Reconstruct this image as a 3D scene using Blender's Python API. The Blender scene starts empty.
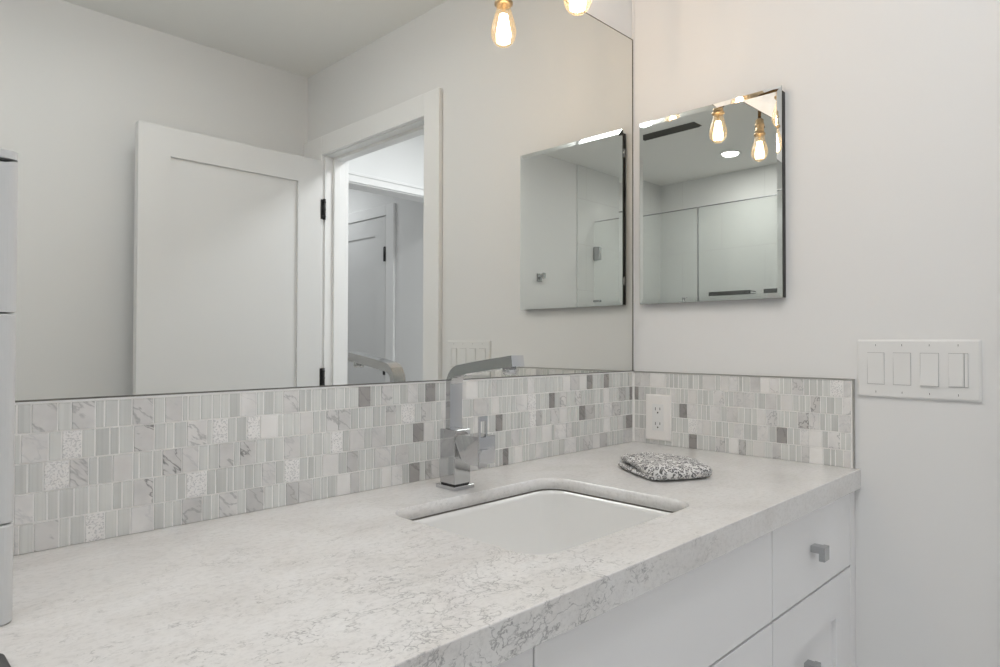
import bpy, bmesh, math, random
from mathutils import Vector, Matrix
S = bpy.context.scene
COL = S.collection
random.seed(7)

# ------------------------------------------------------------------ camera, light, exposure
# origin: inner corner of the two walls at counter-top height; mirror wall y=0, side wall x=0
FLOOR, CEIL = -0.88, 1.44
cam = bpy.data.cameras.new('camera'); cam_o = bpy.data.objects.new('camera', cam); COL.objects.link(cam_o)
cam.sensor_width = 36; cam.lens = 661.2866 * 36 / 1000; cam.clip_start = .02
_a, _p, _r = 0.79001, 0.0149, 0.0023
_f = Vector((math.sin(_a) * math.cos(_p), math.cos(_a) * math.cos(_p), math.sin(_p)))
_rt = Vector((math.cos(_a), -math.sin(_a), 0)); _up = _rt.cross(_f)
_r2 = _rt * math.cos(_r) + _up * math.sin(_r); _u2 = -_rt * math.sin(_r) + _up * math.cos(_r)
cam_o.matrix_world = Matrix(((_r2.x, _u2.x, -_f.x, -1.4823), (_r2.y, _u2.y, -_f.y, -.9771), (_r2.z, _u2.z, -_f.z, .2548), (0, 0, 0, 1)))
S.camera = cam_o
S.view_settings.view_transform = 'Standard'; S.view_settings.look = 'None'
S.view_settings.exposure = 0.26; S.view_settings.gamma = 1; S.view_settings.use_curve_mapping = False
w = bpy.data.worlds.new('world'); S.world = w; w.use_nodes = True
w.node_tree.nodes['Background'].inputs[0].default_value = (.9, .95, 1, 1); w.node_tree.nodes['Background'].inputs[1].default_value = .3
S.cycles.max_bounces = 14; S.cycles.glossy_bounces = 8; S.cycles.diffuse_bounces = 6; S.cycles.transparent_max_bounces = 16
S.cycles.sample_clamp_indirect = 6

def area(name, loc, size, power, col, rot=(0, 0, 0), shape='DISK', spread=180):
    l = bpy.data.lights.new(name, 'AREA'); l.shape = shape; l.size = size; l.energy = power; l.color = col; l.spread = math.radians(spread)
    o = bpy.data.objects.new(name, l); o.location = loc; o.rotation_euler = rot; COL.objects.link(o); return o
DOWNLIGHTS = [(-2.451, -.941, 4.5)]
ADDED_DRUMS = [(-.86, -.76, 9.3), (-1.26, -.92, 4.6)]  # added unseen fill lights, raise the room above what the bulbs give
BULB_STRENGTH = 54.0
HALL_POWER = 11.2
for i, (x, y, pw) in enumerate(DOWNLIGHTS):
    area('downlight_lamp', (x, y, CEIL - .012), .09, pw, (1.0, .985, .965))
area('hall_lamp', (.56, -.95, CEIL - .05), .28, HALL_POWER, (.93, .96, 1.0))
area('hall_lamp', (.56, -3.0, CEIL - .05), .28, HALL_POWER * .3, (.93, .96, 1.0))  # added unseen lamp, lifts the grey hall past the header

# ------------------------------------------------------------------ materials
def mat(name, col=(.8, .8, .8), rough=.5, metal=0, spec=.5, coat=0):
    m = bpy.data.materials.new(name); m.use_nodes = True
    b = m.node_tree.nodes['Principled BSDF']
    b.inputs['Base Color'].default_value = (*col, 1); b.inputs['Roughness'].default_value = rough
    b.inputs['Metallic'].default_value = metal; b.inputs['Specular IOR Level'].default_value = spec
    b.inputs['Coat Weight'].default_value = coat; b.inputs['Coat Roughness'].default_value = .05
    return m
def N(m, t, **k):
    n = m.node_tree.nodes.new(t)
    for a, v in k.items():
        if a.startswith('i_'): n.inputs[a[2:].replace('_', ' ')].default_value = v
        else: setattr(n, a, v)
    return n
def L(m, a, b): m.node_tree.links.new(a, b)
def bsdf(m): return m.node_tree.nodes['Principled BSDF']
def coords(m, scale=(1, 1, 1)):
    t = N(m, 'ShaderNodeTexCoord'); mp = N(m, 'ShaderNodeMapping'); mp.inputs['Scale'].default_value = scale
    L(m, t.outputs['Object'], mp.inputs['Vector']); return mp.outputs['Vector']
def ramp(m, fac, stops):
    r = N(m, 'ShaderNodeValToRGB'); e = r.color_ramp.elements
    while len(e) > 1: e.remove(e[-1])
    e[0].position, e[0].color = stops[0][0], (*stops[0][1], 1)
    for p, c in stops[1:]:
        x = e.new(p); x.color = (*c, 1)
    L(m, fac, r.inputs[0]); return r.outputs[0]
def bump(m, h, strength, dist=.001):
    b = N(m, 'ShaderNodeBump'); b.inputs['Strength'].default_value = strength; b.inputs['Distance'].default_value = dist
    L(m, h, b.inputs['Height']); L(m, b.outputs[0], bsdf(m).inputs['Normal'])
def noise(m, vec, scale, detail=4, rough=.5, dist=0):
    n = N(m, 'ShaderNodeTexNoise'); n.inputs['Scale'].default_value = scale; n.inputs['Detail'].default_value = detail
    n.inputs['Roughness'].default_value = rough; n.inputs['Distortion'].default_value = dist
    L(m, vec, n.inputs['Vector']); return n.outputs[0]
def mixc(m, fac, a, b, mode='MIX'):
    x = N(m, 'ShaderNodeMix', data_type='RGBA', blend_type=mode)
    for s, v in ((0, fac), (6, a), (7, b)):
        if isinstance(v, (int, float, tuple)): x.inputs[s].default_value = v if not isinstance(v, tuple) else (*v, 1)
        else: L(m, v, x.inputs[s])
    return x.outputs[2]
def g3(v): return (v, v, v)

M = {}
M['wall'] = mat('wall_paint', (.80, .80, .80), .55, spec=.25)
bump(M['wall'], noise(M['wall'], coords(M['wall']), 260, 3), .06)
M['ceiling'] = mat('ceiling_paint', (.90, .90, .88), .8, spec=.1)
M['trim'] = mat('white_trim_paint', (.86, .86, .86), .35, spec=.35)
M['door'] = mat('white_door_paint', (.75, .75, .75), .38, spec=.35)
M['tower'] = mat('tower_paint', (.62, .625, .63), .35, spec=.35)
M['cab'] = mat('white_cabinet_paint', (.86, .86, .87), .38, spec=.35)
M['carcass'] = mat('cabinet_carcass', (.10, .10, .10), .7)  # darkened so the gaps between the white fronts read as shade
M['chrome'] = mat('chrome', (.56, .565, .575), .07, 1)
M['satin'] = mat('satin_chrome', (.50, .51, .52), .22, 1)
M['alu'] = mat('aluminium_trim', (.48, .47, .45), .35, 1)
M['black'] = mat('black_metal', (.012, .012, .013), .4)
M['blackside'] = mat('black_cabinet_side', (.012, .011, .010), .45)
M['brass'] = mat('aged_brass', (.62, .47, .30), .33, 1)
M['darkbrass'] = mat('dark_brass', (.16, .10, .05), .4, 1)
M['porcelain'] = mat('porcelain', (.84, .84, .83), .03, spec=.6, coat=.4)
M['plastic'] = mat('white_plastic', (.80, .80, .795), .3)
M['plastic_warm'] = mat('warm_white_plastic', (.87, .85, .83), .3)
M['slot'] = mat('dark_slot', (.02, .02, .02), .6)
M['mirror'] = mat('mirror_silver', (.79, .795, .765), 0.0, 1)
M['mirror2'] = mat('cabinet_mirror_silver', (.84, .86, .85), 0.0, 1)
M['glassedge'] = mat('mirror_edge', (.075, .065, .045), .3, .2); M['channel'] = mat('dark_mirror_channel', (.17, .165, .155), .4, .6); M['gap'] = mat('shadow_gap_plastic', (.38, .38, .38), .6)
M['grout'] = mat('grout', (.92, .915, .90), .8, spec=.2)
M['vent'] = mat('vent_grille_dark', (.10, .10, .09), .6)
M['gap_shade'] = mat('gap_shade', (.22, .20, .18), .7)
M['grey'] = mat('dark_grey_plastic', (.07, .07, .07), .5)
M['floor'] = mat('floor_tile', (.42, .41, .40), .35)
_v = coords(M['floor'])
_b = N(M['floor'], 'ShaderNodeTexBrick'); _b.inputs['Scale'].default_value = 1.0
for k, v in (('Brick Width', .6), ('Row Height', .3), ('Mortar Size', .003)): _b.inputs[k].default_value = v
_b.inputs['Color1'].default_value = (.72, .715, .71, 1); _b.inputs['Color2'].default_value = (.74, .735, .73, 1); _b.inputs['Mortar'].default_value = (.3, .3, .3, 1)
L(M['floor'], _v, _b.inputs['Vector']); L(M['floor'], _b.outputs[0], bsdf(M['floor']).inputs['Base Color'])

def shower_tile(name, axis):
    m = mat(name, (.74, .75, .745), .12, spec=.5)
    t = N(m, 'ShaderNodeTexCoord'); s = N(m, 'ShaderNodeSeparateXYZ'); c = N(m, 'ShaderNodeCombineXYZ')
    L(m, t.outputs['Object'], s.inputs[0]); L(m, s.outputs[axis], c.inputs[0]); L(m, s.outputs[2], c.inputs[1])
    b = N(m, 'ShaderNodeTexBrick')
    for k, v in (('Scale', 1.0), ('Brick Width', .61), ('Row Height', .305), ('Mortar Size', .0022), ('Mortar Smooth', .1)): b.inputs[k].default_value = v
    b.inputs['Color1'].default_value = (.74, .75, .745, 1); b.inputs['Color2'].default_value = (.745, .75, .75, 1); b.inputs['Mortar'].default_value = (.67, .67, .665, 1)
    L(m, c.outputs[0], b.inputs['Vector']); L(m, b.outputs[0], bsdf(m).inputs['Base Color']); return m
M['shower_x'] = shower_tile('white_shower_tile_x', 0); M['shower_y'] = shower_tile('white_shower_tile_y', 1)

def clear(name, tint, lo=.04, hi=.35, haze=0, hazecol=(1, 1, 1)):
    m = bpy.data.materials.new(name); m.use_nodes = True; nt = m.node_tree; nt.nodes.clear()
    o = nt.nodes.new('ShaderNodeOutputMaterial'); tr = nt.nodes.new('ShaderNodeBsdfTransparent'); gl = nt.nodes.new('ShaderNodeBsdfGlossy')
    lw = nt.nodes.new('ShaderNodeLayerWeight'); mr = nt.nodes.new('ShaderNodeMapRange'); pw = nt.nodes.new('ShaderNodeMath'); pw.operation = 'POWER'; pw.inputs[1].default_value = 3
    mr.inputs[3].default_value = lo; mr.inputs[4].default_value = hi; mx = nt.nodes.new('ShaderNodeMixShader')
    nt.links.new(lw.outputs['Facing'], pw.inputs[0]); nt.links.new(pw.outputs[0], mr.inputs[0])
    tr.inputs[0].default_value = (*tint, 1); gl.inputs['Roughness'].default_value = .01
    nt.links.new(mr.outputs[0], mx.inputs[0]); nt.links.new(tr.outputs[0], mx.inputs[1]); nt.links.new(gl.outputs[0], mx.inputs[2]); out = mx.outputs[0]
    if haze:
        tl = nt.nodes.new('ShaderNodeBsdfTranslucent'); tl.inputs[0].default_value = (*hazecol, 1); m2 = nt.nodes.new('ShaderNodeMixShader'); m2.inputs[0].default_value = haze
        nt.links.new(out, m2.inputs[1]); nt.links.new(tl.outputs[0], m2.inputs[2]); out = m2.outputs[0]
    nt.links.new(out, o.inputs[0])
    return m
M['glass'] = clear('shower_glass', (.98, .99, .985), .03, .25); M['bulbglass'] = clear('amber_bulb_glass', (.96, .90, .80), .03, .30, .045, (1, .80, .52))
def emis(name, col, s):
    m = bpy.data.materials.new(name); m.use_nodes = True; nt = m.node_tree; nt.nodes.clear()
    o = nt.nodes.new('ShaderNodeOutputMaterial'); e = nt.nodes.new('ShaderNodeEmission')
    e.inputs[0].default_value = (*col, 1); e.inputs[1].default_value = s; nt.links.new(e.outputs[0], o.inputs[0]); return m
M['filament'] = emis('glowing_filament', (1, .77, .56), BULB_STRENGTH); M['lens'] = emis('downlight_lens', (1, .98, .95), 14); M['opal0'] = emis('added_drum_glow', (.97, .985, 1), ADDED_DRUMS[0][2]); M['opal1'] = emis('added_drum_glow', (.97, .985, 1), ADDED_DRUMS[1][2])

# quartz: off-white with thin broken grey veining
def quartz():
    m = mat('marbled_quartz', (.7, .69, .67), .16, spec=.5)
    v = coords(m, (.70, 1, 1))
    d = N(m, 'ShaderNodeTexNoise'); d.inputs['Scale'].default_value = 9; d.inputs['Detail'].default_value = 6; d.inputs['Roughness'].default_value = .6; L(m, v, d.inputs['Vector'])
    dm = N(m, 'ShaderNodeVectorMath', operation='MULTIPLY_ADD'); L(m, d.outputs['Color'], dm.inputs[0]); dm.inputs[1].default_value = (.16, .16, .16); L(m, v, dm.inputs[2])
    def cells(scale, w, off):
        a = N(m, 'ShaderNodeVectorMath', operation='ADD'); L(m, dm.outputs[0], a.inputs[0]); a.inputs[1].default_value = off
        vo = N(m, 'ShaderNodeTexVoronoi', feature='DISTANCE_TO_EDGE'); vo.inputs['Scale'].default_value = scale; L(m, a.outputs[0], vo.inputs['Vector'])
        return ramp(m, vo.outputs[0], [(0, g3(1)), (w, g3(0))])
    v1 = cells(27, .034, (.3, .1, .2)); v2 = cells(66, .075, (3, 1, 2))
    sp = N(m, 'ShaderNodeSeparateXYZ'); tc = N(m, 'ShaderNodeTexCoord'); L(m, tc.outputs['Object'], sp.inputs[0])
    # the slab's main vein cluster runs across it left of the sink
    gx = ramp(m, (lambda q: (setattr(q.inputs[1], 'default_value', 1.9), L(m, sp.outputs[0], q.inputs[0]), q.outputs[0])[2])(N(m, 'ShaderNodeMath', operation='ADD')),
        [(0, g3(.5)), (.55, g3(.75)), (.82, g3(1.0)), (1.0, g3(.9))])
    gx2 = N(m, 'ShaderNodeMapRange'); L(m, sp.outputs[0], gx2.inputs[0]); gx2.inputs[1].default_value = -.88; gx2.inputs[2].default_value = -.45; gx2.inputs[3].default_value = 1.0; gx2.inputs[4].default_value = .30
    gy = N(m, 'ShaderNodeMapRange'); L(m, sp.outputs[1], gy.inputs[0]); gy.inputs[1].default_value = -.50; gy.inputs[2].default_value = -.12; gy.inputs[3].default_value = 1.0; gy.inputs[4].default_value = .35
    ds = N(m, 'ShaderNodeVectorMath', operation='DISTANCE'); L(m, tc.outputs['Object'], ds.inputs[0]); ds.inputs[1].default_value = (-1.02, -.47, 0)
    bo = N(m, 'ShaderNodeMapRange', interpolation_type='SMOOTHSTEP'); L(m, ds.outputs['Value'], bo.inputs[0]); bo.inputs[1].default_value = .0; bo.inputs[2].default_value = .36; bo.inputs[3].default_value = .055; bo.inputs[4].default_value = -.012
    def add(x):
        q = N(m, 'ShaderNodeMath', operation='ADD'); L(m, x, q.inputs[0]); L(m, bo.outputs[0], q.inputs[1]); return q.outputs[0]
    msk = ramp(m, add(noise(m, v, 14, 8, .85)), [(.52, g3(0)), (.60, g3(.85))]); msk2 = ramp(m, add(noise(m, v, 22, 8, .85, .4)), [(.52, g3(0)), (.60, g3(.9))])
    a = mixc(m, 1.0, v1, msk, 'MULTIPLY'); b = mixc(m, 1.0, v2, msk2, 'MULTIPLY')
    both = mixc(m, 1.0, a, b, 'LIGHTEN')
    k1 = N(m, 'ShaderNodeMath', operation='MULTIPLY'); L(m, both, k1.inputs[0]); L(m, gx2.outputs[0], k1.inputs[1])
    k2 = N(m, 'ShaderNodeMath', operation='MULTIPLY'); L(m, k1.outputs[0], k2.inputs[0]); L(m, gy.outputs[0], k2.inputs[1])
    cloud = ramp(m, noise(m, v, 9, 7, .68, .4), [(.36, (.70, .685, .67)), (.50, (.755, .745, .735)), (.62, (.79, .785, .78))])
    speck = ramp(m, noise(m, v, 150, 4, .75), [(.36, g3(.89)), (.52, g3(1))])
    base = mixc(m, 1.0, cloud, speck, 'MULTIPLY')
    L(m, mixc(m, k2.outputs[0], base, (.30, .30, .305)), bsdf(m).inputs['Base Color'])
    return m
M['quartz'] = quartz()

def marble(name, c0, c1, vein, w, rough=.25, scale=28):
    m = mat(name, c0, rough); t = coords(m)
    geo = N(m, 'ShaderNodeNewGeometry'); r = N(m, 'ShaderNodeVectorMath', operation='SCALE'); c = N(m, 'ShaderNodeCombineXYZ')
    L(m, geo.outputs['Random Per Island'], c.inputs[0]); L(m, geo.outputs['Random Per Island'], c.inputs[2])
    L(m, c.outputs[0], r.inputs[0]); r.inputs['Scale'].default_value = 37
    a = N(m, 'ShaderNodeVectorMath', operation='ADD'); L(m, t, a.inputs[0]); L(m, r.outputs[0], a.inputs[1])
    st = N(m, 'ShaderNodeMapping'); st.vector_type = 'TEXTURE'; st.inputs['Rotation'].default_value = (.75, .75, .0); st.inputs['Scale'].default_value = (2.2, .8, .8); L(m, a.outputs[0], st.inputs['Vector'])
    n = noise(m, st.outputs[0], scale, 4, .55, .25)
    s = N(m, 'ShaderNodeMath', operation='SUBTRACT'); L(m, n, s.inputs[0]); s.inputs[1].default_value = .5
    ab = N(m, 'ShaderNodeMath', operation='ABSOLUTE'); L(m, s.outputs[0], ab.inputs[0])
    vv = ramp(m, ab.outputs[0], [(0, g3(1)), (w, g3(0))])
    cl = ramp(m, noise(m, a.outputs[0], scale * .8, 4, .6), [(.35, c1), (.6, c0)])
    tone = N(m, 'ShaderNodeMapRange'); L(m, geo.outputs['Random Per Island'], tone.inputs[0]); tone.inputs[3].default_value = .88; tone.inputs[4].default_value = 1.08
    tc = N(m, 'ShaderNodeCombineXYZ')
    for i in range(3): L(m, tone.outputs[0], tc.inputs[i])
    base = mixc(m, 1.0, mixc(m, vv, cl, vein), tc.outputs[0], 'MULTIPLY')
    L(m, base, bsdf(m).inputs['Base Color']); return m
M['t_m'] = marble('pale_grey_marble', (.76, .75, .74), (.65, .645, .64), (.60, .60, .60), .02)
M['t_v'] = marble('veined_marble', (.75, .74, .73), (.63, .625, .62), (.42, .42, .42), .028)
M['t_V'] = marble('heavily_veined_marble', (.72, .71, .70), (.60, .595, .59), (.18, .18, .18), .022)
M['t_w'] = marble('white_marble', (.82, .81, .795), (.76, .75, .735), (.78, .775, .77), .012)
M['t_M'] = marble('grey_marble', (.60, .595, .59), (.52, .515, .51), (.40, .39, .38), .03)
M['t_d'] = marble('dark_grey_marble', (.37, .355, .345), (.30, .29, .285), (.24, .235, .23), .03)
m = M['t_t'] = mat('etched_white_stone', (.76, .75, .74), .6)
_n = noise(m, coords(m), 420, 2, .5); L(m, ramp(m, _n, [(.40, g3(.60)), (.50, (.86, .85, .84))]), bsdf(m).inputs['Base Color']); bump(m, _n, .6, .001)
for i, (c, r) in enumerate((((.655, .665, .65), .08), ((.71, .72, .70), .10), ((.60, .61, .595), .08))):
    m = M['t_g%d' % i] = mat('pale_green_glass_tile', c, r, spec=.55, coat=.3)
    sv = coords(m, (330, 330, 1)); n = noise(m, sv, 1, 2); lo = tuple(x * .90 for x in c); L(m, ramp(m, n, [(.35, lo), (.6, c)]), bsdf(m).inputs['Base Color'])

def towel_mat():
    m = mat('patterned_towel', (.6, .6, .6), .95, spec=.05); v = coords(m)
    d = N(m, 'ShaderNodeTexNoise'); d.inputs['Scale'].default_value = 60; d.inputs['Detail'].default_value = 2; L(m, v, d.inputs['Vector'])
    dm = N(m, 'ShaderNodeVectorMath', operation='MULTIPLY_ADD'); L(m, d.outputs['Color'], dm.inputs[0]); dm.inputs[1].default_value = (.02, .02, .02); L(m, v, dm.inputs[2])
    vo = N(m, 'ShaderNodeTexVoronoi', feature='DISTANCE_TO_EDGE'); vo.inputs['Scale'].default_value = 100; L(m, dm.outputs[0], vo.inputs['Vector'])
    n2 = noise(m, dm.outputs[0], 110, 2)
    a = N(m, 'ShaderNodeMath', operation='ADD'); s = N(m, 'ShaderNodeMath', operation='MULTIPLY'); s.inputs[1].default_value = .55
    L(m, n2, s.inputs[0]); L(m, vo.outputs[0], a.inputs[0]); L(m, s.outputs[0], a.inputs[1])
    L(m, ramp(m, a.outputs[0], [(.36, (.78, .775, .77)), (.41, (.12, .12, .125)), (.53, (.17, .168, .175)), (.58, (.74, .735, .73))]), bsdf(m).inputs['Base Color'])
    bump(m, noise(m, v, 700, 2), .7, .002); return m
M['towel'] = towel_mat()

# ------------------------------------------------------------------ mesh helpers
class MB:
    def __init__(s): s.bm = bmesh.new(); s.mats = []
    def mi(s, m):
        if m not in s.mats: s.mats.append(m)
        return s.mats.index(m)
    def faces(s, vs, fs, m, smooth=False):
        v = [s.bm.verts.new(p) for p in vs]; k = s.mi(m)
        for f in fs:
            try:
                fc = s.bm.faces.new([v[i] for i in f]); fc.material_index = k; fc.smooth = smooth
            except ValueError: pass
        return v
    def box(s, x0, x1, y0, y1, z0, z1, m):
        return s.faces([(x0, y0, z0), (x1, y0, z0), (x1, y1, z0), (x0, y1, z0), (x0, y0, z1), (x1, y0, z1), (x1, y1, z1), (x0, y1, z1)],
                [(0, 3, 2, 1), (4, 5, 6, 7), (0, 1, 5, 4), (1, 2, 6, 5), (2, 3, 7, 6), (3, 0, 4, 7)], m)
    def loops(s, rings, m, cap=(True, True), smooth=False, closed=True):
        k = s.mi(m); R = [[s.bm.verts.new(p) for p in r] for r in rings]; n = len(R[0])
        for a, b in zip(R, R[1:]):
            for i in range(n if closed else n - 1):
                j = (i + 1) % n
                f = s.bm.faces.new((a[i], a[j], b[j], b[i])); f.material_index = k; f.smooth = smooth
        if cap[0]: f = s.bm.faces.new(R[0][::-1]); f.material_index = k
        if cap[1]: f = s.bm.faces.new(R[-1]); f.material_index = k
    def lathe(s, prof, c, m, n=28, smooth=True, axis='z', cap=(True, True)):
        rings = []
        for r, h in prof:
            ring = []
            for i in range(n):
                t = 2 * math.pi * i / n; u, v = r * math.cos(t), r * math.sin(t)
                ring.append((c[0] + u, c[1] + v, c[2] + h) if axis == 'z' else (c[0] + h, c[1] + u, c[2] + v) if axis == 'x' else (c[0] + v, c[1] + h, c[2] + u))
            rings.append(ring)
        s.loops(rings, m, cap, smooth)
    def tube(s, pts, r, m, n=10, smooth=True):
        P = [Vector(p) for p in pts]; rings = []; up = None
        for i, p in enumerate(P):
            t = (P[min(i + 1, len(P) - 1)] - P[max(i - 1, 0)]).normalized()
            if up is None: up = Vector((0, 0, 1)) if abs(t.z) < .9 else Vector((1, 0, 0))
            b = t.cross(up).normalized(); up = b.cross(t).normalized()
            rings.append([p + r * (math.cos(2 * math.pi * k / n) * b + math.sin(2 * math.pi * k / n) * up) for k in range(n)])
        s.loops(rings, m, (True, True), smooth)
    def prism(s, poly, axis, a, b, m, smooth=False):
        def q(u, v, w): return {'x': (w, u, v), 'y': (u, w, v), 'z': (u, v, w)}[axis]
        s.loops([[q(u, v, a) for u, v in poly], [q(u, v, b) for u, v in poly]], m, (True, True), smooth)
def obj(name, mb, parent=None, bevel=0, seg=2, recalc=True):
    bm = mb.bm
    if recalc: bmesh.ops.recalc_face_normals(bm, faces=bm.faces)
    me = bpy.data.meshes.new(name); bm.to_mesh(me); bm.free()
    for k in mb.mats: me.materials.append(M[k])
    o = bpy.data.objects.new(name, me); COL.objects.link(o)
    if parent is not None:
        o.parent = parent; o.matrix_parent_inverse = root_matrix(parent).inverted()
    if bevel:
        md = o.modifiers.new('bevel', 'BEVEL'); md.width = bevel; md.segments = seg; md.limit_method = 'ANGLE'; md.angle_limit = math.radians(40)
    return o
def root_matrix(o):
    return Matrix.Translation(o.location) if o.parent is None else Matrix.Identity(4)
def tag(o, label=None, cat=None, group=None, kind=None):
    if label: o['label'] = label
    if cat: o['category'] = cat
    if group: o['group'] = group
    if kind: o['kind'] = kind
    return o
def thing(name, label, cat, loc, group=None):
    o = bpy.data.objects.new(name, None); o.location = loc; o.empty_display_size = .05; COL.objects.link(o)
    return tag(o, label, cat, group)
def struct(name, mb, parent=None, label=None, **k):
    return tag(obj(name, mb, parent, **k), label, None, None, 'structure' if parent is None else None)
def B(m, *a):
    b = MB()
    for x in a: b.box(*x, m)
    return b
def rrect(x0, x1, y0, y1, r, n=6):
    P = []
    for cx, cy, a0 in ((x1 - r, y1 - r, 0), (x0 + r, y1 - r, 90), (x0 + r, y0 + r, 180), (x1 - r, y0 + r, 270)):
        for i in range(n + 1):
            a = math.radians(a0 + 90 * i / n); P.append((cx + r * math.cos(a), cy + r * math.sin(a)))
    return P
def dup(root, loc, label=None):
    r = root.copy(); r.location = loc; COL.objects.link(r)
    if label: r['label'] = label
    for ch in list(root.children):
        c = ch.copy(); c.parent = r; COL.objects.link(c)
        for g in list(ch.children):
            d = g.copy(); d.parent = c; COL.objects.link(d)
    return r

# ------------------------------------------------------------------ the room
LX, BY = -2.882, -1.718          # shower end wall, back wall
DY0, DY1, DZ = -1.560, -.865, 1.056
WT = .097                         # side wall thickness   # doorway in the side wall
struct('floor', B('floor', (LX - .1, 1.1, -4.2, .1, FLOOR - .05, FLOOR)))
struct('ceiling', B('ceiling', (LX - .1, 1.1, -4.2, .1, CEIL, CEIL + .05)))
struct('wall_mirror_side', B('wall', (LX - .1, WT, 0, .1, FLOOR, CEIL)))
struct('wall_right', B('wall', (0, WT, DY1 + .019, 0, FLOOR, CEIL), (0, WT, BY, DY0 - .019, FLOOR, CEIL), (0, WT, DY0 - .019, DY1 + .019, DZ + .019, CEIL)))
struct('wall_back', B('wall', (LX - .1, .0, BY - .1, BY, FLOOR, CEIL)))
struct('wall_left', B('wall', (LX - .1, LX - .008, BY, 0, FLOOR, CEIL)))
struct('wall_hall_far', B('wall', (1.0, 1.1, -4.1, .1, FLOOR, CEIL)))
struct('wall_hall_end', B('wall', (0, 1.0, -4.2, -4.1, FLOOR, CEIL)))
struct('wall_hall_start', B('wall', (WT, 1.0, 0, .1, FLOOR, CEIL)))
struct('wall_hall_near', B('wall', (.0, WT, -4.1, BY - .1, FLOOR, CEIL)))
HB = 1.04
struct('wall_hall_header', B('trim', (WT, 1.0, -1.912, -1.818, HB, CEIL)))
b = MB(); b.box(WT, 1.0, -1.818, -1.804, HB, HB + .048, 'trim'); b.box(WT, 1.0, -1.808, -1.798, HB + .034, HB + .048, 'trim'); b.box(WT, 1.0, -1.922, -1.812, HB - .006, HB, 'trim')
struct('trim_4', b, bevel=.002)
# shower tile cladding
struct('wall_shower_back', B('shower_x', (LX, -2.040, BY, BY + .009, FLOOR, CEIL)))
struct('wall_shower_left', B('shower_y', (LX - .008, LX, BY, 0, FLOOR, CEIL)))
struct('wall_shower_front', B('shower_x', (LX, -2.19, -.009, 0, FLOOR, CEIL)))
# doorway lining, stop and casings
b = MB(); b.box(-.002, WT + .002, DY0 - .018, DY0, FLOOR, DZ, 'trim'); b.box(-.002, WT + .002, DY1, DY1 + .018, FLOOR, DZ, 'trim'); b.box(-.002, WT + .002, DY0 - .018, DY1 + .018, DZ, DZ + .018, 'trim')
b.box(.036, .066, DY0 - .001, DY0 + .012, FLOOR, DZ - .012, 'trim'); b.box(.036, .066, DY1 - .012, DY1 + .001, FLOOR, DZ - .012, 'trim'); b.box(.036, .066, DY0, DY1, DZ - .012, DZ + .001, 'trim')
struct('trim_1', b, bevel=.0012)
b = MB(); b.box(-.018, -.001, DY1 - .004, DY1 + .080, FLOOR, DZ + .084, 'trim'); b.box(-.018, -.001, BY + .002, DY0 - .008, FLOOR, DZ + .084, 'trim')
b.box(-.018, -.001, DY0 - .008, DY1 - .004, DZ + .004, DZ + .084, 'trim')
struct('trim_2', b, bevel=.002)
b = MB(); b.box(WT + .001, WT + .017, DY1 - .004, DY1 + .080, FLOOR, DZ + .084, 'trim'); b.box(WT + .001, WT + .017, BY + .002, DY0 + .0, FLOOR, DZ + .084, 'trim'); b.box(WT + .001, WT + .017, DY0, DY1 - .004, DZ + .004, DZ + .084, 'trim')
struct('trim_3', b, bevel=.002)

def shaker(mb, x0, x1, z0, z1, y0, y1, stile, top, bot, m, rec=.009):
    """panel door in the xz plane, front at y0 (towards -y if y0<y1), recess on both faces"""
    s = 1 if y1 > y0 else -1
    mb.box(x0, x0 + stile, y0, y1, z0, z1, m); mb.box(x1 - stile, x1, y0, y1, z0, z1, m)
    mb.box(x0 + stile, x1 - stile, y0, y1, z1 - top, z1, m); mb.box(x0 + stile, x1 - stile, y0, y1, z0, z0 + bot, m)
    mb.box(x0 + stile, x1 - stile, y0 + s * rec, y1 - s * rec, z0 + bot, z1 - top, m)
# open bathroom door, at right angles to the side wall
d = tag(obj('door_1', (lambda b: (shaker(b, -.738, -.022, FLOOR + .012, 1.032, -1.555, -1.590, .108, .105, .2, 'door'), b)[1])(MB())), 'white single panel door standing open against back wall', None, None, 'structure')
for z in (.825, .105, -.6):
    h = MB(); h.box(-.026, -.004, -1.5565, -1.5525, z - .042, z + .042, 'black'); h.lathe([(.0065, -.044), (.0065, .044)], (-.012, -1.550, z), 'black', 12)
    for k in range(3): h.lathe([(.0075, -.003), (.0075, .003)], (-.012, -1.550, z - .03 + .03 * k), 'black', 12)
    tag(obj('door_hinge', h, d), 'black door hinge')
hd = MB(); hd.lathe([(.026, 0), (.026, .008), (.010, .012), (.010, .045), (.010, .05)], (-.69, -1.555, .0), 'black', 20, axis='y'); hd.box(-.70, -.58, -1.509, -1.499, -.009, .009, 'black')
tag(obj('door_handle', hd, d, bevel=.002), 'black lever handle')
# hallway door
b = MB()
bm_d = MB()
def shaker_y(mb, y0, y1, z0, z1, x0, x1, stile, top, bot, m, rec=.009):
    mb.box(x0, x1, y0, y0 + stile, z0, z1, m); mb.box(x0, x1, y1 - stile, y1, z0, z1, m)
    mb.box(x0, x1, y0 + stile, y1 - stile, z1 - top, z1, m); mb.box(x0, x1, y0 + stile, y1 - stile, z0, z0 + bot, m)
    mb.box(x0 + rec, x1, y0 + stile, y1 - stile, z0 + bot, z1 - top, m)
shaker_y(bm_d, -3.232, -2.507, FLOOR + .01, 1.06, .985, .999, .115, .112, .2, 'door')
d2 = tag(obj('door_2', bm_d), 'white closed panel door in the hallway beyond doorway', None, None, 'structure')
for z in (.82, .1, -.6):
    h = MB(); h.box(.980, .9855, -2.524, -2.502, z - .045, z + .045, 'black'); h.lathe([(.007, -.047), (.007, .047)], (.978, -2.504, z), 'black', 12); obj('door_hinge', h, d2)
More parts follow.
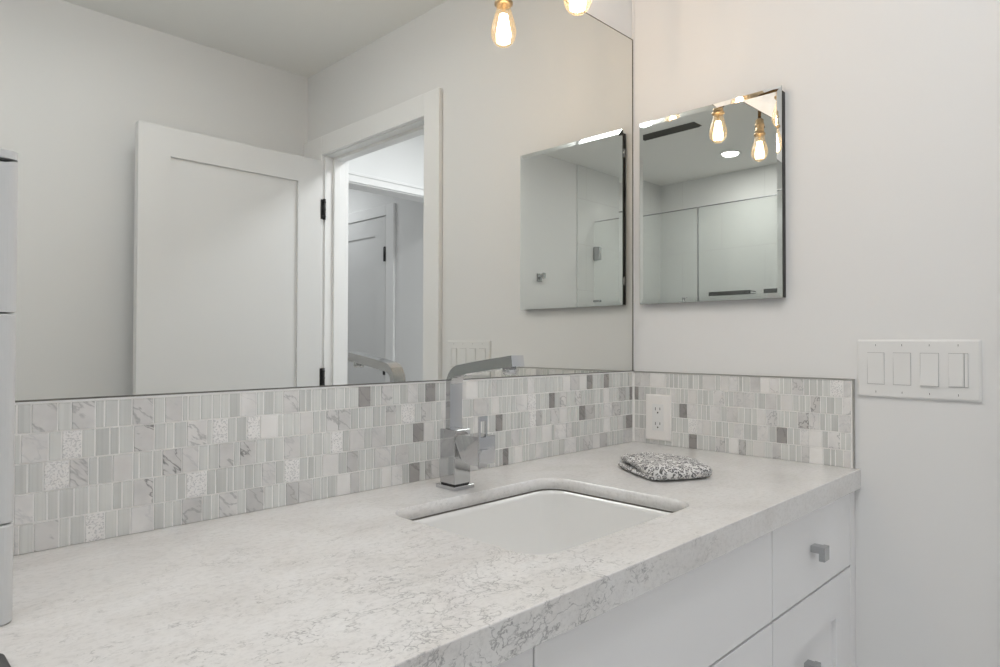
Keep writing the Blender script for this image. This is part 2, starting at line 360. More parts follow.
b = MB(); b.box(.980, .999, -2.498, -2.417, FLOOR, 1.135, 'trim'); b.box(.980, .999, -3.322, -3.241, FLOOR, 1.135, 'trim'); b.box(.980, .999, -3.241, -2.498, 1.068, 1.135, 'trim')
struct('trim_5', b, bevel=.002)

# ------------------------------------------------------------------ big wall mirror
MX0, MX1, MZ0, MZ1 = -1.98, -.0045, .1835, 1.057
t = thing('wall_mirror', 'large frameless mirror above the mosaic backsplash on vanity wall', 'mirror', (-.99, 0, MZ0))
obj('mirror_backing', B('glassedge', (MX0, MX1, -.0050, -.0008, MZ0, MZ1)), t)
obj('mirror_glass', B('mirror', (MX0 + .001, MX1 - .0062, -.0062, -.0052, MZ0 + .0012, MZ1 - .0036)), t)
b = MB(); b.box(MX0, MX1, -.0085, -.0063, MZ0 - .0008, MZ0 + .0012, 'channel')
obj('bottom_channel', b, t)
# caulk bead in the corner beside the mirror
struct('trim_6', B('wall', (-.0035, -.0003, -.006, -.0003, .183, CEIL - .001)))

# ------------------------------------------------------------------ mosaic backsplash
BACK_ROWS = [
'13259 g147 v267 g150 v260 g108 g163 g164 v259 g149 m231 g78 g170 g166 g244 g170 m247 g114 g169 g149 v265 g125 g105 g164 g108 g166 g170 g94 g173 d252 g104 g113 v245 g163 g166 m237 g179 d251 g96 g153 g180 g156 w185 w326 g178 g222 m125 g198 g144 g168 g171 g123 g150 m231 g182 g186 g270 g331 w285 m324 w302 d226 g173 g144 g145 d210 g158 g152 g189 g134 g185 g225',
'13284 g68 m277 g144 t212 g151 g169 g113 g173 V250 g155 g101 g173 v277 g78 t218 g131 g160 t207 w288 g84 g174 g108 w232 g132 g110 v226 v245 g155 g137 g143 g176 g100 v224 g128 t291 g154 v234 g126 g131 m184 g179 g184 g179 g100 m435 g92 w207 g94 g141 g118 g161 m357 t283 g157 g135 g148 d198 g177 v232 g154 g165 v239 g249 g227 g145 g264 w269 g180 g218 M290 g196 d125',
'13280 g135 g163 t268 v211 g106 g169 w240 g80 g167 g121 V253 m234 g133 g150 v222 g89 V249 g149 g129 g172 m263 g136 g110 g170 g150 t223 g131 m295 g147 m300 g160 g170 g89 g185 d249 w241 g75 g176 m280 g183 g159 g163 w221 g197 g196 d206 g132 g214 g99 g223 g151 t232 M194 g132 g162 v298 w312 g211 g227 d220 M384 g233 g128 m351 v371 g291 g252',
'13277 m193 g144 g119 g165 g162 g106 g163 g114 g130 V250 g149 g161 g118 t282 g131 g166 g93 g164 g145 g126 m221 g146 t255 g153 g114 g141 w298 g161 M226 g149 g173 m356 g107 m277 g158 g119 g163 g150 g119 m192 g178 w182 g266 g218 m195 g228 g184 g187 g191 m220 g221 g103 v232 g183 w349 g105 m409 m206 g188 g257 g168 g331 g151 g153 w287 g150 g157 w252 g130 d289',
'13273 m46 g152 v258 g116 g166 t220 g149 g158 m280 g143 g108 g119 v276 g138 g100 v270 g136 v277 g142 g106 g115 M209 m249 g155 g119 g163 w271 M184 g110 g160 g168 w222 m234 g160 d247 g129 M137 m190 g175 g178 w207 g240 m218 g224 g269 g218 d177 g168 w262 g211 g205 m261 g326 g434 m419 g275 v362 w296 M291 g213 g216 g279 m418']
SIDE_ROWS = [
'114 m188 m276 w451 g96 g122 g256 g135 g142 g142 g115 w312 g131 w222 m218 g102 g175 m244 w215 v199 g92 g185 v247 g118 g160 g115 g155 t247 m149',
'113 d122 m165 g178 g175 m286 g113 w156 g137 g93 g108 w239 g146 g139 g140 v268 g106 g121 m256 m225 g90 g177 m246 g99 w252 g133 g126 g107 V206 g120 g166 g151 v162',
'113 g137 g150 m178 m347 g170 g140 g166 d217 m266 g110 g129 g105 m262 g151 m265 g159 g169 g125 w200 v263 g139 g113 g176 V244 v214 g110 g111 g155 m235',
'113 g136 g150 g178 m290 g284 g175 g156 g173 t228 m144 w218 g111 g165 g161 g131 m227 g178 g155 m252 g164 d242 g129 g145 m187 w257 g127 v235 g102 g105',
'112 m167 m150 g148 m232 g200 g197 g193 g109 g154 d220 g157 g141 g183 v232 g98 w229 M185 g166 w261 g161 v205 g162 g153 g110 m172 w274 g149 g94 g153 m149']

TH, RH = .009, .0362
def mosaic(name, rows, axis, end, start, label):
    mb = MB(); rnd = random.Random(3)
    def put(a, c, z0, z1, mt, th):
        if axis == 'x': mb.box(-c, -a, -th, -.004, z0, z1, mt)
        else: mb.box(-th, -.004, -c, -a, z0, z1, mt)
    for r, row in enumerate(rows):
        tk = row.split(); pos = int(tk[0]) / 1e4; z1 = .1805 - RH * r - .0011; z0 = z1 - RH + .0022
        sgn = -1 if axis == 'x' else 1; spans = []
        for t_ in tk[1:]:
            wd = int(t_[1:]) / 1e4
            k = t_[0]
            if k == 'g' and wd > .021:                      # two narrow pieces side by side
                spans += [(k, pos, pos + sgn * wd / 2), (k, pos + sgn * wd / 2, pos + sgn * wd)]
            else: spans.append((k, pos, pos + sgn * wd))
            pos += sgn * wd
        if axis == 'x':
            p = int(tk[0]) / 1e4
            while p < end:
                wd = rnd.choice((.010, .015, .015, .017, .025)); k = 'g' if wd < .02 else rnd.choice('mvwtmM')
                spans.append((k, p + wd, p)); p += wd
        for k, p, q_ in spans:
            a, c = min(p, q_), max(p, q_)
            if c > end: c = end
            if a < .0095: a = .0095
            if c - a < .003: continue
            gap = .0012
            if k == 'g': put(a + gap, c - gap, z0, z1, 't_g%d' % rnd.choice((0, 0, 1, 1, 2)), TH - .0005)
            else: put(a + gap * .6, c - gap * .6, z0, z1, 't_' + k, TH)
    return mb
SX = -1.90
t = thing('mosaic_backsplash', 'glass and marble mosaic backsplash under the large mirror', 'backsplash', (-.95, 0, 0))
obj('mosaic_tiles', mosaic('m', BACK_ROWS, 'x', -SX, 0, ''), t)
obj('grout_bed', B('grout', (SX, -.0076, -.0076, -.0002, .0004, .1808)), t)
b = MB(); b.box(SX, -.009, -.0088, -.0002, .1808, .1826, 'trim'); tag(obj('top_trim', b, t), 'thin white trim')
t = thing('mosaic_backsplash', 'glass and marble mosaic backsplash on side wall behind outlet', 'backsplash', (0, -.27, 0))
obj('mosaic_tiles', mosaic('m', SIDE_ROWS, 'y', .5345, 0, ''), t)
obj('grout_bed', B('grout', (-.0076, -.0002, -.535, -.0002, .0004, .1808)), t)
b = MB(); b.box(-.0096, -.0002, -.5372, -.0002, .1808, .1832, 'alu'); b.box(-.0096, -.0002, -.5372, -.5350, .0004, .1808, 'alu'); tag(obj('edge_trim', b, t), 'grey metal edge trim')

# ------------------------------------------------------------------ countertop with sink cut-out
HX0, HX1, HY0, HY1 = -.893, -.507, -.458, -.148
CX0 = SX
def slab():
    mb = MB(); bm = mb.bm; mb.mi('quartz'); X1 = -.0006; YB = -.0006
    inner = rrect(HX0, HX1, HY0, HY1, .042, 8); rings = []
    for z, yf, z_in in ((0, -.5456, 0), (-.021, -.5215, -.021)):
        vo = [bm.verts.new(p) for p in ((CX0, yf, z), (X1, yf, z), (X1, YB, z), (CX0, YB, z))]; vi = [bm.verts.new((x, y, z)) for x, y in inner]
        es = [bm.edges.new((v[k], v[(k + 1) % len(v)])) for v in (vo, vi) for k in range(len(v))]
        bmesh.ops.triangle_fill(bm, use_beauty=True, edges=es); rings.append((vo, vi))
    (to, ti), (bo, bi) = rings
    for k in range(len(ti)):
        f = bm.faces.new((ti[k], ti[(k + 1) % len(ti)], bi[(k + 1) % len(ti)], bi[k])); f.smooth = True
    prof = [(-.5466, -.0004), (-.5470, -.0014), (-.5470, -.0392), (-.5462, -.0400), (-.5215, -.0400)]
    Lp = [to[0]] + [bm.verts.new((CX0, y, z)) for y, z in prof] + [bo[0]]; Rp = [to[1]] + [bm.verts.new((X1, y, z)) for y, z in prof] + [bo[1]]
    for k in range(len(Lp) - 1): bm.faces.new((Lp[k], Lp[k + 1], Rp[k + 1], Rp[k]))
    bm.faces.new((to[2], to[3], bo[3], bo[2])); bm.faces.new(Lp + [bo[3], to[3]]); bm.faces.new(Rp + [bo[2], to[2]])
    return mb
tag(obj('countertop', slab()), 'white marbled quartz countertop with grey veining along its front edge', 'countertop')
# undermount basin
t = thing('undermount_sink', 'rectangular white porcelain sink set under the quartz countertop', 'sink', (-.70, -.306, -.19))
b = MB(); rings = []
for z, dx, r in ((-.0245, .0055, .045), (-.034, .005, .045), (-.09, -.001, .045), (-.145, -.008, .048), (-.163, -.018, .05), (-.172, -.036, .055), (-.175, -.07, .05), (-.177, -.13, .022)):
    if dx == -.02: dx = .02
    rings.append([(x, y, z) for x, y in rrect(HX0 - dx, HX1 + dx, HY0 - dx, HY1 + dx, r, 8)])
b.loops(rings, 'porcelain', (False, True), True)
o = obj('basin', b, t, recalc=False)
md = o.modifiers.new('thickness', 'SOLIDIFY'); md.thickness = .008; md.offset = 1
for f in o.data.polygons: f.use_smooth = True
b = MB(); b.loops([[(x, y, z) for x, y in rrect(HX0 - .003, HX1 + .003, HY0 - .003, HY1 + .003, .044, 8)] for z in (-.0212, -.0252)], 'gap_shade', (False, False), True); tag(obj('rim_gap_shade', b, t), 'thin dark ring painted as gap shade')  # dark ring painted as the shadow in the gap under the slab
b = MB(); b.lathe([(.030, .0), (.030, .003), (.024, .004), (.020, .002), (.018, .006), (.001, .008)], (-.70, -.306, -.1765), 'chrome', 24); tag(obj('drain', b, t), 'round chrome drain')

# ------------------------------------------------------------------ faucet
t = thing('bathroom_faucet', 'square chrome single lever faucet beside mosaic and sink', 'faucet', (-.705, -.097, 0))
b = MB(); b.box(-.729, -.682, -.122, -.072, .0002, .0075, 'chrome'); obj('base_plate', b, t, bevel=.001)
b = MB(); b.box(-.724, -.687, -.1165, -.0770, .0095, .104, 'chrome'); obj('faucet_body', b, t, bevel=.0012)
b = MB(); b.box(-.7225, -.6885, -.115, -.0785, .0074, .0096, 'slot'); obj('base_gasket', b, t)
# ribbon-like riser bending into the spout (profile in yz, extruded in x)
def ribbon_mesh(mb, prof, x0, x1, m):
    n = len(prof) // 2; A, C = prof[:n], prof[n:][::-1]
    mb.loops([[(x0, *A[i]), (x1, *A[i]), (x1, *C[i]), (x0, *C[i])] for i in range(n)], m, (True, True))
def ribbon(center, th):
    L_, R_ = [], []
    for i, (y, z) in enumerate(center):
        a = center[max(i - 1, 0)]; c = center[min(i + 1, len(center) - 1)]; dy, dz = c[0] - a[0], c[1] - a[1]; l = math.hypot(dy, dz)
        h = th(i / (len(center) - 1)) / 2
        L_.append((y - dz / l * h, z + dy / l * h)); R_.append((y + dz / l * h, z - dy / l * h))
    return L_ + R_[::-1]
cen = [(-.0895, .1035), (-.0895, .15), (-.0895, .180)]
for i in range(1, 9):
    a = math.radians(80) * i / 8; cen.append((-.0895 - .028 * (1 - math.cos(a)), .180 + .028 * math.sin(a)))
cen += [(-.15, .2135), (-.20, .2205), (-.245, .2265)]
b = MB(); ribbon_mesh(b, ribbon(cen, lambda u: .0125 + .0055 * min(1, max(0, (u - .4) * 2.5))), -.7165, -.6880, 'chrome'); obj('spout', b, t)
b = MB(); b.lathe([(.0105, 0), (.0115, .004), (.0115, .012)], (-.7022, -.226, .204), 'chrome', 20); obj('aerator', b, t)
# lever: rounded block in front, open loop plate standing at its end
pts = [(-.1168, .0600), (-.1168, .0860), (-.1200, .0925), (-.1270, .0970), (-.1380, .0990), (-.1775, .0990), (-.1775, .0520), (-.1650, .0480), (-.1500, .0475), (-.1350, .0500), (-.1240, .0545)]
b = MB(); b.prism(pts, 'x', -.7265, -.6865, 'chrome')
for v_ in b.bm.verts:
    if v_.co.x < -.72: v_.co.x += .011 * max(0, min(1, (.099 - v_.co.z) / .05))
bmesh.ops.triangulate(b.bm, faces=[f for f in b.bm.faces if len(f.verts) > 4]); obj('lever_block', b, t)
b = MB(); y0, y1 = -.1815, -.1776
b.box(-.7272, -.7090, y0, y1, .047, .098, 'chrome'); b.box(-.7272, -.7242, y0, y1, .098, .133, 'chrome'); b.box(-.7120, -.7090, y0, y1, .098, .133, 'chrome'); b.box(-.7242, -.7120, y0, y1, .125, .133, 'chrome'); b.box(-.7272, -.7090, y0 - .004, y0, .074, .078, 'chrome')
obj('lever_handle', b, t)

# ------------------------------------------------------------------ vanity cabinet
t = thing('vanity_cabinet', 'white shaker vanity cabinet with square knobs under the countertop', 'cabinet', (-.95, -.27, FLOOR))
b = MB(); YF = -.536; YC = YF + .0195
b.box(CX0 + .002, -.001, YC, -.002, -.80, -.19, 'carcass')
b.box(CX0 + .002, -.001, YC, -.480, -.19, -.0405, 'carcass'); b.box(CX0 + .002, -.001, -.02, -.002, -.19, -.0405, 'carcass')
b.box(CX0 + .002, CX0 + .02, -.48, -.02, -.19, -.0405, 'carcass'); b.box(-.02, -.001, -.48, -.02, -.19, -.0405, 'carcass')
b.box(CX0 + .002, -.001, -.46, -.002, FLOOR + .001, -.80, 'carcass')
obj('cabinet_body', b, t)
b = MB(); b.box(-.0285, -.001, YF, YC - .0005, -.80, -.0405, 'cab'); tag(obj('filler_strip', b, t, bevel=.0008), 'narrow white filler strip against wall')
def knob(x, z, parent, y=YF):
    k = MB(); k.box(x - .010, x + .010, y - .016, y, z + .000, z + .012, 'satin'); k.box(x - .0125, x + .0125, y - .025, y - .015, z - .0125, z + .0125, 'satin')
    tag(obj('knob', k, parent, bevel=.0008), 'square brushed metal knob')
def front(x0, x1, z0, z1, nm, slab_=True, kn=None):
    f = MB()
    if slab_: f.box(x0, x1, YF, YC - .001, z0, z1, 'cab')
    else: shaker(f, x0, x1, z0, z1, YF, YC - .001, .086, .079, .079, 'cab', .011)
    o = obj(nm, f, t, bevel=.0012 if slab_ else 0)
    if kn: knob(kn[0], kn[1], o, YF + (0 if slab_ else .011))
    return o
front(-.4115, -.0310, -.1905, -.0440, 'drawer_front', True, (-.238, -.117))
front(-.4115, -.0310, -.4900, -.1942, 'drawer_front', False, (-.250, -.324))
front(-.4115, -.0310, -.7950, -.4955, 'drawer_front', False, (-.222, -.645))
front(-.9865, -.4140, -.1905, -.0440, 'drawer_front', True)
front(-.6990, -.4140, -.7950, -.1942, 'cabinet_door', False, (-.655, -.30)); front(-.9865, -.7015, -.7950, -.1942, 'cabinet_door', False, (-.745, -.30))
front(-1.3700, -.9890, -.1905, -.0440, 'drawer_front', True, (-1.18, -.117)); front(-1.3700, -.9890, -.4900, -.1942, 'drawer_front', False, (-1.18, -.342)); front(-1.3700, -.9890, -.7950, -.4955, 'drawer_front', False, (-1.18, -.645))
front(-1.8950, -1.3725, -.1905, -.0440, 'drawer_front', True); front(-1.6330, -1.3725, -.7950, -.1942, 'cabinet_door', False, (-1.42, -.30)); front(-1.8950, -1.6355, -.7950, -.1942, 'cabinet_door', False, (-1.85, -.30))

# ------------------------------------------------------------------ mirrored medicine cabinet on the side wall
t = thing('medicine_cabinet', 'mirrored medicine cabinet with black sides on the right wall', 'cabinet', (0, -.215, .356))
CZ0, CZ1, CY0, CY1 = .3565, .8235, -.3985, -.0325
b = MB(); b.box(-.0148, -.0005, CY0 + .0003, CY1 - .001, CZ0 + .001, CZ1 - .010, 'blackside'); tag(obj('cabinet_case', b, t), 'black cabinet side')
# bevelled mirror door, opened by a hair (hinged at the corner side)
def door_pt(y, z, out):      # out = distance in front of the door's back plane
    u = (CY1 - y) / (CY1 - CY0); return (-.0148 - .0030 * u - out, y, z)
bw = .011
def ring(i, out): return [door_pt(y, z, out) for y, z in ((CY0 + i, CZ0 + i), (CY1 - i, CZ0 + i), (CY1 - i, CZ1 - i), (CY0 + i, CZ1 - i))]
b = MB(); b.loops([ring(0, .0), ring(0, .0022)], 'glassedge', (True, False)); b.loops([ring(0, .0022), ring(bw, .0030)], 'mirror2', (False, True))
obj('mirror_door', b, t)
for z in (.42, .76):
    h = MB(); h.box(-.0143, -.002, CY1 - .0042, CY1 - .001, z - .012, z + .012, 'satin'); h.lathe([(.004, -.011), (.004, .011)], (-.010, CY1 - .001, z), 'satin', 12); obj('hinge', h, t)

# ------------------------------------------------------------------ outlet and switches
OY0, OY1, OZ0, OZ1 = -.1205, -.0475, .0115, .1265
t = thing('electrical_outlet', 'white double electrical outlet on the mosaic near corner', 'outlet', (0, -.084, .07))
b = MB(); b.loops([[(x, y, z) for y, z in rrect(OY0 + i, OY1 - i, OZ0 + i, OZ1 - i, .002, 3)] for x, i in ((-.0092, 0), (-.0125, .0), (-.0145, .0025))], 'plastic_warm', (True, True)); obj('cover_plate', b, t)
yc = (OY0 + OY1) / 2
b = MB(); b.box(-.0153, -.0140, yc - .0165, yc + .0165, .0355, .1025, 'plastic'); o = obj('receptacle', b, t, bevel=.0006)
for zc in (.0875, .0505):
    b = MB(); b.box(-.0156, -.0150, yc + .0055, yc + .0072, zc - .001, zc + .0065, 'slot'); b.box(-.0156, -.0150, yc - .0072, yc - .0055, zc, zc + .0065, 'slot'); b.lathe([(.0021, 0), (.0021, .0006)], (-.0156, yc, zc - .0065), 'slot', 10, axis='x'); obj('contact_slot', b, o)

SY1, SY0, SZ0, SZ1 = -.5432, -.7510, .1490, .2640
t = thing('light_switch_plate', 'white four gang light switch plate on right wall', 'light switch', (0, -.647, .2065))
b = MB(); b.loops([[(x, y, z) for y, z in rrect(SY0 + i, SY1 - i, SZ0 + i, SZ1 - i, .003, 3)] for x, i in ((-.0003, 0), (-.004, .0), (-.0065, .0035))], 'plastic', (True, True)); obj('cover_plate', b, t)
for k in range(4):
    yc = -.578 - .0461 * k; zc = .2065
    b = MB(); b.box(-.0071, -.0060, yc - .0167, yc + .0167, zc - .0335, zc + .0335, 'plastic'); b.box(-.0073, -.0070, yc - .0154, yc + .0154, zc - .0318, zc + .0318, 'gap'); fr = obj('switch_frame', b, t)
    b = MB()
    if k < 3:
        s = (0, 0, 1)[k]; o0, o1, om = ((.0078, .0102, .0082) if k < 2 else (.0115, .0080, .0085))
        b.prism([(-.0070, zc - .031), (-o0, zc - .031), (-om, zc), (-o1, zc + .031), (-.0070, zc + .031)], 'y', yc - .0148, yc + .0148, 'plastic')
        obj('rocker', b, fr, bevel=.0007)
    else:
        b.box(-.0092, -.0070, yc - .0085, yc + .0150, zc - .031, zc + .031, 'plastic'); b.box(-.0100, -.0090, yc - .0070, yc + .0135, zc - .030, zc - .014, 'plastic'); obj('dimmer_paddle', b, fr, bevel=.0007)
        b = MB(); b.box(-.0088, -.0070, yc - .0150, yc - .0100, zc - .031, zc + .031, 'plastic'); obj('dimmer_slider', b, fr, bevel=.0005)
    for z in (zc - .0415 - .005, zc + .0415 + .005):
        b = MB(); b.lathe([(.0024, 0), (.0024, .0010)], (-.0073, yc, z), 'plastic', 12, axis='x'); b.box(-.00745, -.0072, yc - .0004, yc + .0004, z - .0020, z + .0020, 'slot'); obj('screw', b, t)

# ------------------------------------------------------------------ folded towel
def towel():
    mb = MB(); A, Bn, Cn, D = Vector((-.325, -.165, 0)), Vector((-.434, -.330, 0)), Vector((-.300, -.392, 0)), Vector((-.195, -.235, 0))
    def layer(z0, z1, u0, u1, v0, v1, wob, seed, fold):
        nu, nv = 34, 28
        rnd = random.Random(seed); ph = [rnd.uniform(0, 6) for _ in range(5)]
        def plan(u, v): return (A * (1 - u) + Bn * u) * (1 - v) + (D * (1 - u) + Cn * u) * v
        def sq(a, p=8): return max(0., 1 - abs(2 * a - 1) ** p) ** (1 / 2.1)
        top, bot = [], []
        for i in range(nu + 1):
            for j in range(nv + 1):
                u, v = i / nu, j / nv; u = .5 - .5 * math.cos(math.pi * u); v = .5 - .5 * math.cos(math.pi * v)
                p = plan(u0 + (u1 - u0) * u + .014 * math.sin(8 * v + ph[0]) * (u - .5), v0 + (v1 - v0) * v + .02 * math.sin(7 * u + ph[1]) * (v - .5))
                k = (abs(2 * u - 1) * abs(2 * v - 1)) ** 4; c = plan(.5, .5); p = p + (c - p) * .13 * k
                s = min(1, max(0, (u - .45) / .45)); s = s * s * (3 - 2 * s); zz0 = z0 * (1 - s * fold)
                h = sq(u) * sq(v); fall = 1 - .22 * v - .10 * (1 - u)
                mid = (zz0 + z1) / 2 * fall; hf = (z1 - zz0) / 2 * fall
                w_ = wob * (math.sin(9 * u + 5 * v + ph[2]) + .7 * math.sin(7 * v - 11 * u + ph[3]) + .4 * math.sin(23 * u + 17 * v + ph[4])) * .5
                top.append(Vector((p.x, p.y, mid + hf * h + w_ * h))); bot.append(Vector((p.x, p.y, max(.0004, mid - hf * h + w_ * h * .2))))
        idx = lambda i, j: i * (nv + 1) + j
        vt = [mb.bm.verts.new(p) for p in top]; vb = []
        k = mb.mi('towel')
        for i in range(nu + 1):
            for j in range(nv + 1):
                vb.append(vt[idx(i, j)] if i in (0, nu) or j in (0, nv) else mb.bm.verts.new(bot[idx(i, j)]))
        for i in range(nu):
            for j in range(nv):
                for V, fl in ((vt, 0), (vb, 1)):
                    q = [V[idx(i, j)], V[idx(i + 1, j)], V[idx(i + 1, j + 1)], V[idx(i, j + 1)]]
                    if len(set(q)) < 3: continue
                    try: f = mb.bm.faces.new(q[::-1] if fl else q); f.smooth = True; f.material_index = k
                    except ValueError: pass
    layer(0, .0135, .0, .95, -.01, .97, .0006, 1, 0); layer(.0135, .0310, .02, 1.0, .01, 1.0, .0036, 5, 1)
    return mb
tag(obj('hand_towel', towel()), 'folded grey and white patterned hand towel on the countertop', 'towel')

# ------------------------------------------------------------------ tall white tower standing on the counter at far left
t = thing('countertop_cabinet', 'tall white cabinet tower standing on left end of countertop', 'cabinet', (-1.6, -.13, 0))
TX, TY, RR = -1.3635, -.242, .011
def foot(i=0):
    P = [(TX - i, -.0125), (-1.86, -.0125), (-1.86, TY + i)]
    for k in range(7):
        a = math.radians(-90 + 90 * k / 6); P.append((TX - RR + (RR - i) * math.cos(a), TY + RR + (RR - i) * math.sin(a)))
    return P
def sec(z0, z1, i=0):
    b = MB(); b.loops([[(x, y, z) for x, y in foot(i + e)] for z, e in ((z0, .0015), (z0 + .0015, 0), (z1 - .0015, 0), (z1, .0015))], 'tower', (True, True)); return b
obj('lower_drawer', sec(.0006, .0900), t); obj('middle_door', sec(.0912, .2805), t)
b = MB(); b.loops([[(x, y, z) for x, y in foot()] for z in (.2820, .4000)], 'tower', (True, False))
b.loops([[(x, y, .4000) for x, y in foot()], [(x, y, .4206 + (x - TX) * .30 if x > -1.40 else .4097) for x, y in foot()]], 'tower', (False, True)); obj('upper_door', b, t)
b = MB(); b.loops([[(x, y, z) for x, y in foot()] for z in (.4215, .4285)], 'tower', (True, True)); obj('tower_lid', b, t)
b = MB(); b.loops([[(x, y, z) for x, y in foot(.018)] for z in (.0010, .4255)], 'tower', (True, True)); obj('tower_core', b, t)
# dark tray whose rounded corner shows at the picture's lower left
b = MB(); b.loops([[(x, y, z) for x, y in rrect(-1.62, -1.3825, -.50, -.312, .012, 5)] for z in (.0004, .006)], 'grey', (True, True))
tag(obj('counter_tray', b, bevel=.001), 'dark grey flat tray on the counter in front of white tower', 'tray')

# ------------------------------------------------------------------ vanity light with three clear filament bulbs
BZ = .950; BYC = -.116
t = thing('vanity_light', 'brass vanity light with three glowing filament bulbs above mirror', 'light fixture', (-.72, 0, 1.18))
b = MB(); b.box(-1.15, -.29, -.022, -.0005, 1.165, 1.225, 'brass'); obj('backplate', b, t, bevel=.003)
for x in (-.382, -.702, -1.028):
    b = MB(); b.tube([(x, -.02, 1.195), (x, -.07, 1.200), (x, -.095, 1.196), (x, -.112, 1.178), (x, BYC, 1.15), (x, BYC, 1.115)], .006, 'darkbrass', 12); obj('arm', b, t)
    b = MB(); b.lathe([(.010, .0), (.0145, .001), (.0155, .008), (.0175, .010), (.0175, .014), (.0155, .016), (.0155, .030), (.0180, .032), (.0180, .037), (.0155, .039), (.0150, .054), (.008, .060)], (x, BYC, BZ + .104), 'brass', 28)
    b.lathe([(.0155, -.0015), (.0215, -.001), (.0220, .004), (.0160, .009)], (x, BYC, BZ + .101), 'brass', 28)
    b.tube([(x - .015, BYC, BZ + .140), (x - .032, BYC, BZ + .140)], .0022, 'darkbrass', 8); b.lathe([(.005, 0), (.005, .008)], (x - .038, BYC, BZ + .140), 'darkbrass', 10, axis='x')
    obj('socket', b, t)
    prof = [(.0005, 0), (.007, .0009), (.014, .0040), (.0205, .0095), (.0255, .0165), (.0287, .0245), (.0300, .0330), (.0296, .0420), (.0276, .0520), (.0245, .0630), (.0210, .0745), (.0178, .0860), (.0152, .0960), (.0140, .1030)]
    b = MB(); b.lathe(prof, (x, BYC, BZ), 'bulbglass', 32, cap=(True, False)); bulb = tag(obj('bulb', b, t), 'clear teardrop filament bulb')
    b = MB()
    n = 9
    for k in range(n):
        a0 = 2 * math.pi * k / n; a1 = 2 * math.pi * (k + .5) / n
        lo = (x + .0150 * math.cos(a0), BYC + .0150 * math.sin(a0), BZ + .0120); hi = (x + .0085 * math.cos(a0), BYC + .0085 * math.sin(a0), BZ + .0760)
        hi2 = (x + .0085 * math.cos(a1), BYC + .0085 * math.sin(a1), BZ + .0760); lo2 = (x + .0150 * math.cos(a1), BYC + .0150 * math.sin(a1), BZ + .0120)
        mid = (x + .0165 * math.cos(a0), BYC + .0165 * math.sin(a0), BZ + .030); mid2 = (x + .0165 * math.cos(a1), BYC + .0165 * math.sin(a1), BZ + .030)
        b.tube([lo, mid, hi], .0010, 'filament', 5); b.tube([hi2, mid2, lo2], .0010, 'filament', 5)
    obj('filament', b, bulb)
    b = MB(); b.lathe([(.0060, .102), (.0045, .088), (.0022, .078), (.0015, .020)], (x, BYC, BZ), 'bulbglass', 12); obj('glass_stem', b, bulb)

# ------------------------------------------------------------------ shower (seen in the mirrors)
GX = -2.227; GT = 1.082; JY = -1.039
t = thing('shower_door', 'frameless glass shower door with chrome hinges on back wall', 'shower door', (GX, -1.36, FLOOR))
b = MB(); b.box(GX - .005, GX + .005, BY + .014, JY - .004, FLOOR + .03, GT, 'glass'); obj('glass_pane', b, t)
for z in (.865, .505):
    b = MB(); b.box(GX - .014, GX + .014, BY + .0095, BY + .058, z - .045, z + .045, 'satin'); b.lathe([(.008, -.046), (.008, .046)], (GX, BY + .018, z), 'satin', 12); obj('hinge', b, t, bevel=.002)
b = MB(); b.tube([(GX + .012, JY - .07, .05), (GX + .045, JY - .07, .05), (GX + .045, JY - .07, .22), (GX + .012, JY - .07, .22)], .008, 'chrome'); obj('door_handle', b, t)
b = MB(); b.box(GX - .005, GX + .005, BY + .014, JY - .004, GT, GT + .004, 'satin'); tag(obj('top_edge', b, t), 'polished top edge')
t = thing('shower_screen', 'fixed clear glass shower screen beside the glass door', 'shower screen', (GX, -.52, FLOOR))
b = MB(); b.box(GX - .005, GX + .005, JY + .003, -.012, FLOOR + .03, GT, 'glass'); obj('glass_pane', b, t)
b = MB(); b.box(GX - .005, GX + .005, JY + .003, -.012, GT, GT + .004, 'satin'); tag(obj('top_edge', b, t), 'polished top edge')
b = MB(); b.box(GX - .006, GX + .006, JY - .003, JY + .0030, FLOOR + .03, GT, 'satin'); tag(obj('seal_strip', b, t), 'slim grey seal strip')
struct('trim_7', B('shower_x', (GX - .05, GX + .05, BY + .01, -.01, FLOOR, FLOOR + .03)))
# dark shelf-shaped bars standing in for niche shadow on the shower end wall
for y0, y1, lb in ((-1.274, -.977, 'longer dark bar standing in for niche shadow on shower wall'), (-.887, -.712, 'shorter dark bar standing in for niche shadow on shower wall')):
    t = thing('niche_shadow_bar', lb, 'shadow bar', (LX, (y0 + y1) / 2, .595), 'niche shadow bars on the shower wall')
    b = MB(); b.box(LX + .0005, LX + .085, y0, y1, .588, .594, 'satin'); obj('shadow_bar_plate', b, t, bevel=.001)
    b = MB(); b.tube([(LX + .003, y0 + .003, .606), (LX + .083, y0 + .003, .606), (LX + .083, y1 - .003, .606), (LX + .003, y1 - .003, .606)], .003, 'grey'); b.tube([(LX + .083, y0 + .003, .606), (LX + .083, y0 + .003, .594)], .003, 'grey'); b.tube([(LX + .083, y1 - .003, .606), (LX + .083, y1 - .003, .594)], .003, 'grey'); obj('shadow_bar_rail', b, t)
    b = MB(); b.box(LX + .080, LX + .086, y0, y1, .585, .612, 'grey'); obj('shadow_bar_front', b, t)
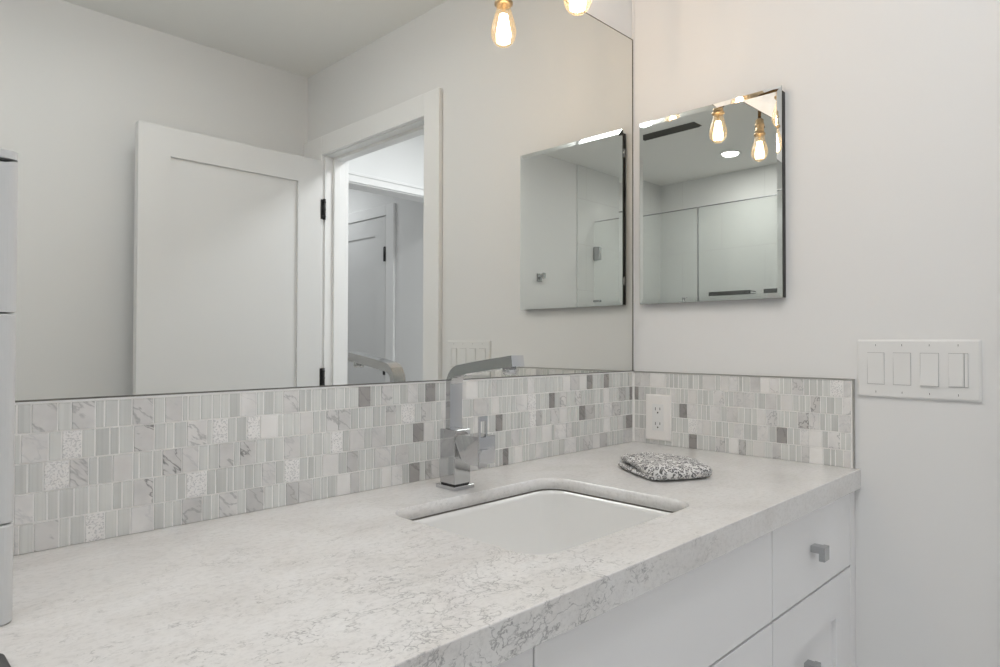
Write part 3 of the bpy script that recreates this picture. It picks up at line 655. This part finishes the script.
# robe hook on the back wall
t = thing('robe_hook', 'small square chrome robe hook on the back wall', 'hook', (-1.657, BY, .665))
b = MB(); b.box(-1.679, -1.635, BY + .0005, BY + .008, .638, .688, 'satin'); obj('hook_plate', b, t, bevel=.002)
b = MB(); b.box(-1.665, -1.649, BY + .008, BY + .040, .655, .671, 'satin'); b.box(-1.669, -1.645, BY + .036, BY + .046, .655, .690, 'satin'); obj('hook_arm', b, t, bevel=.002)

# ------------------------------------------------------------------ ceiling fittings
DL = ['round recessed ceiling downlight over the shower']
for (x, y, pw), lb in zip(DOWNLIGHTS, DL):
    t = thing('ceiling_downlight', lb, 'ceiling light', (x, y, CEIL))
    b = MB(); b.lathe([(.066, -.0005), (.066, -.004), (.056, -.006), (.050, -.0005)], (x, y, CEIL), 'trim', 32, cap=(False, False)); obj('trim_ring', b, t)
    b = MB(); b.lathe([(.050, -.001), (.050, -.003)], (x, y, CEIL), 'lens', 32); obj('lens', b, t)
for y, lb in ((-.95, 'round hallway ceiling light before the header'), (-3.0, 'added unseen hallway ceiling light beyond the header')):
    t = thing('hall_light', lb, 'ceiling light', (.56, y, CEIL), 'hallway ceiling lights')
    b = MB(); b.lathe([(.15, -.0005), (.15, -.02), (.142, -.024)], (.56, y, CEIL), 'trim', 32); obj('trim_ring', b, t)
t = thing('ceiling_vent', 'dark slotted ceiling vent between the vanity and shower', 'vent', (-1.80, -.975, CEIL))
b = MB(); b.box(-1.843, -1.759, -1.165, -.802, CEIL - .004, CEIL - .0005, 'vent'); obj('vent_frame', b, t)
b = MB()
for k in range(5): b.box(-1.837 + .0165 * k, -1.831 + .0165 * k, -1.159, -.810, CEIL - .009, CEIL - .004, 'vent')
obj('louvres', b, t)

for k, lb in enumerate(('added unseen drum ceiling light above the vanity sink', 'added unseen drum ceiling light farther from the mirror, near the back wall')):  # drum lights added on the unseen part of the ceiling for fill
    DXY = ADDED_DRUMS[k][:2]
    t = thing('added_drum_light', lb, 'ceiling light', (DXY[0], DXY[1], CEIL), 'added drum fill lights')
    b = MB(); b.lathe([(.21, -.0005), (.21, -.012), (.19, -.014)], (*DXY, CEIL), 'trim', 40); obj('trim_ring', b, t)
    b = MB(); b.lathe([(.200, -.0145), (.200, -.070), (.190, -.080)], (*DXY, CEIL), 'opal%d' % k, 40); obj('lens', b, t)
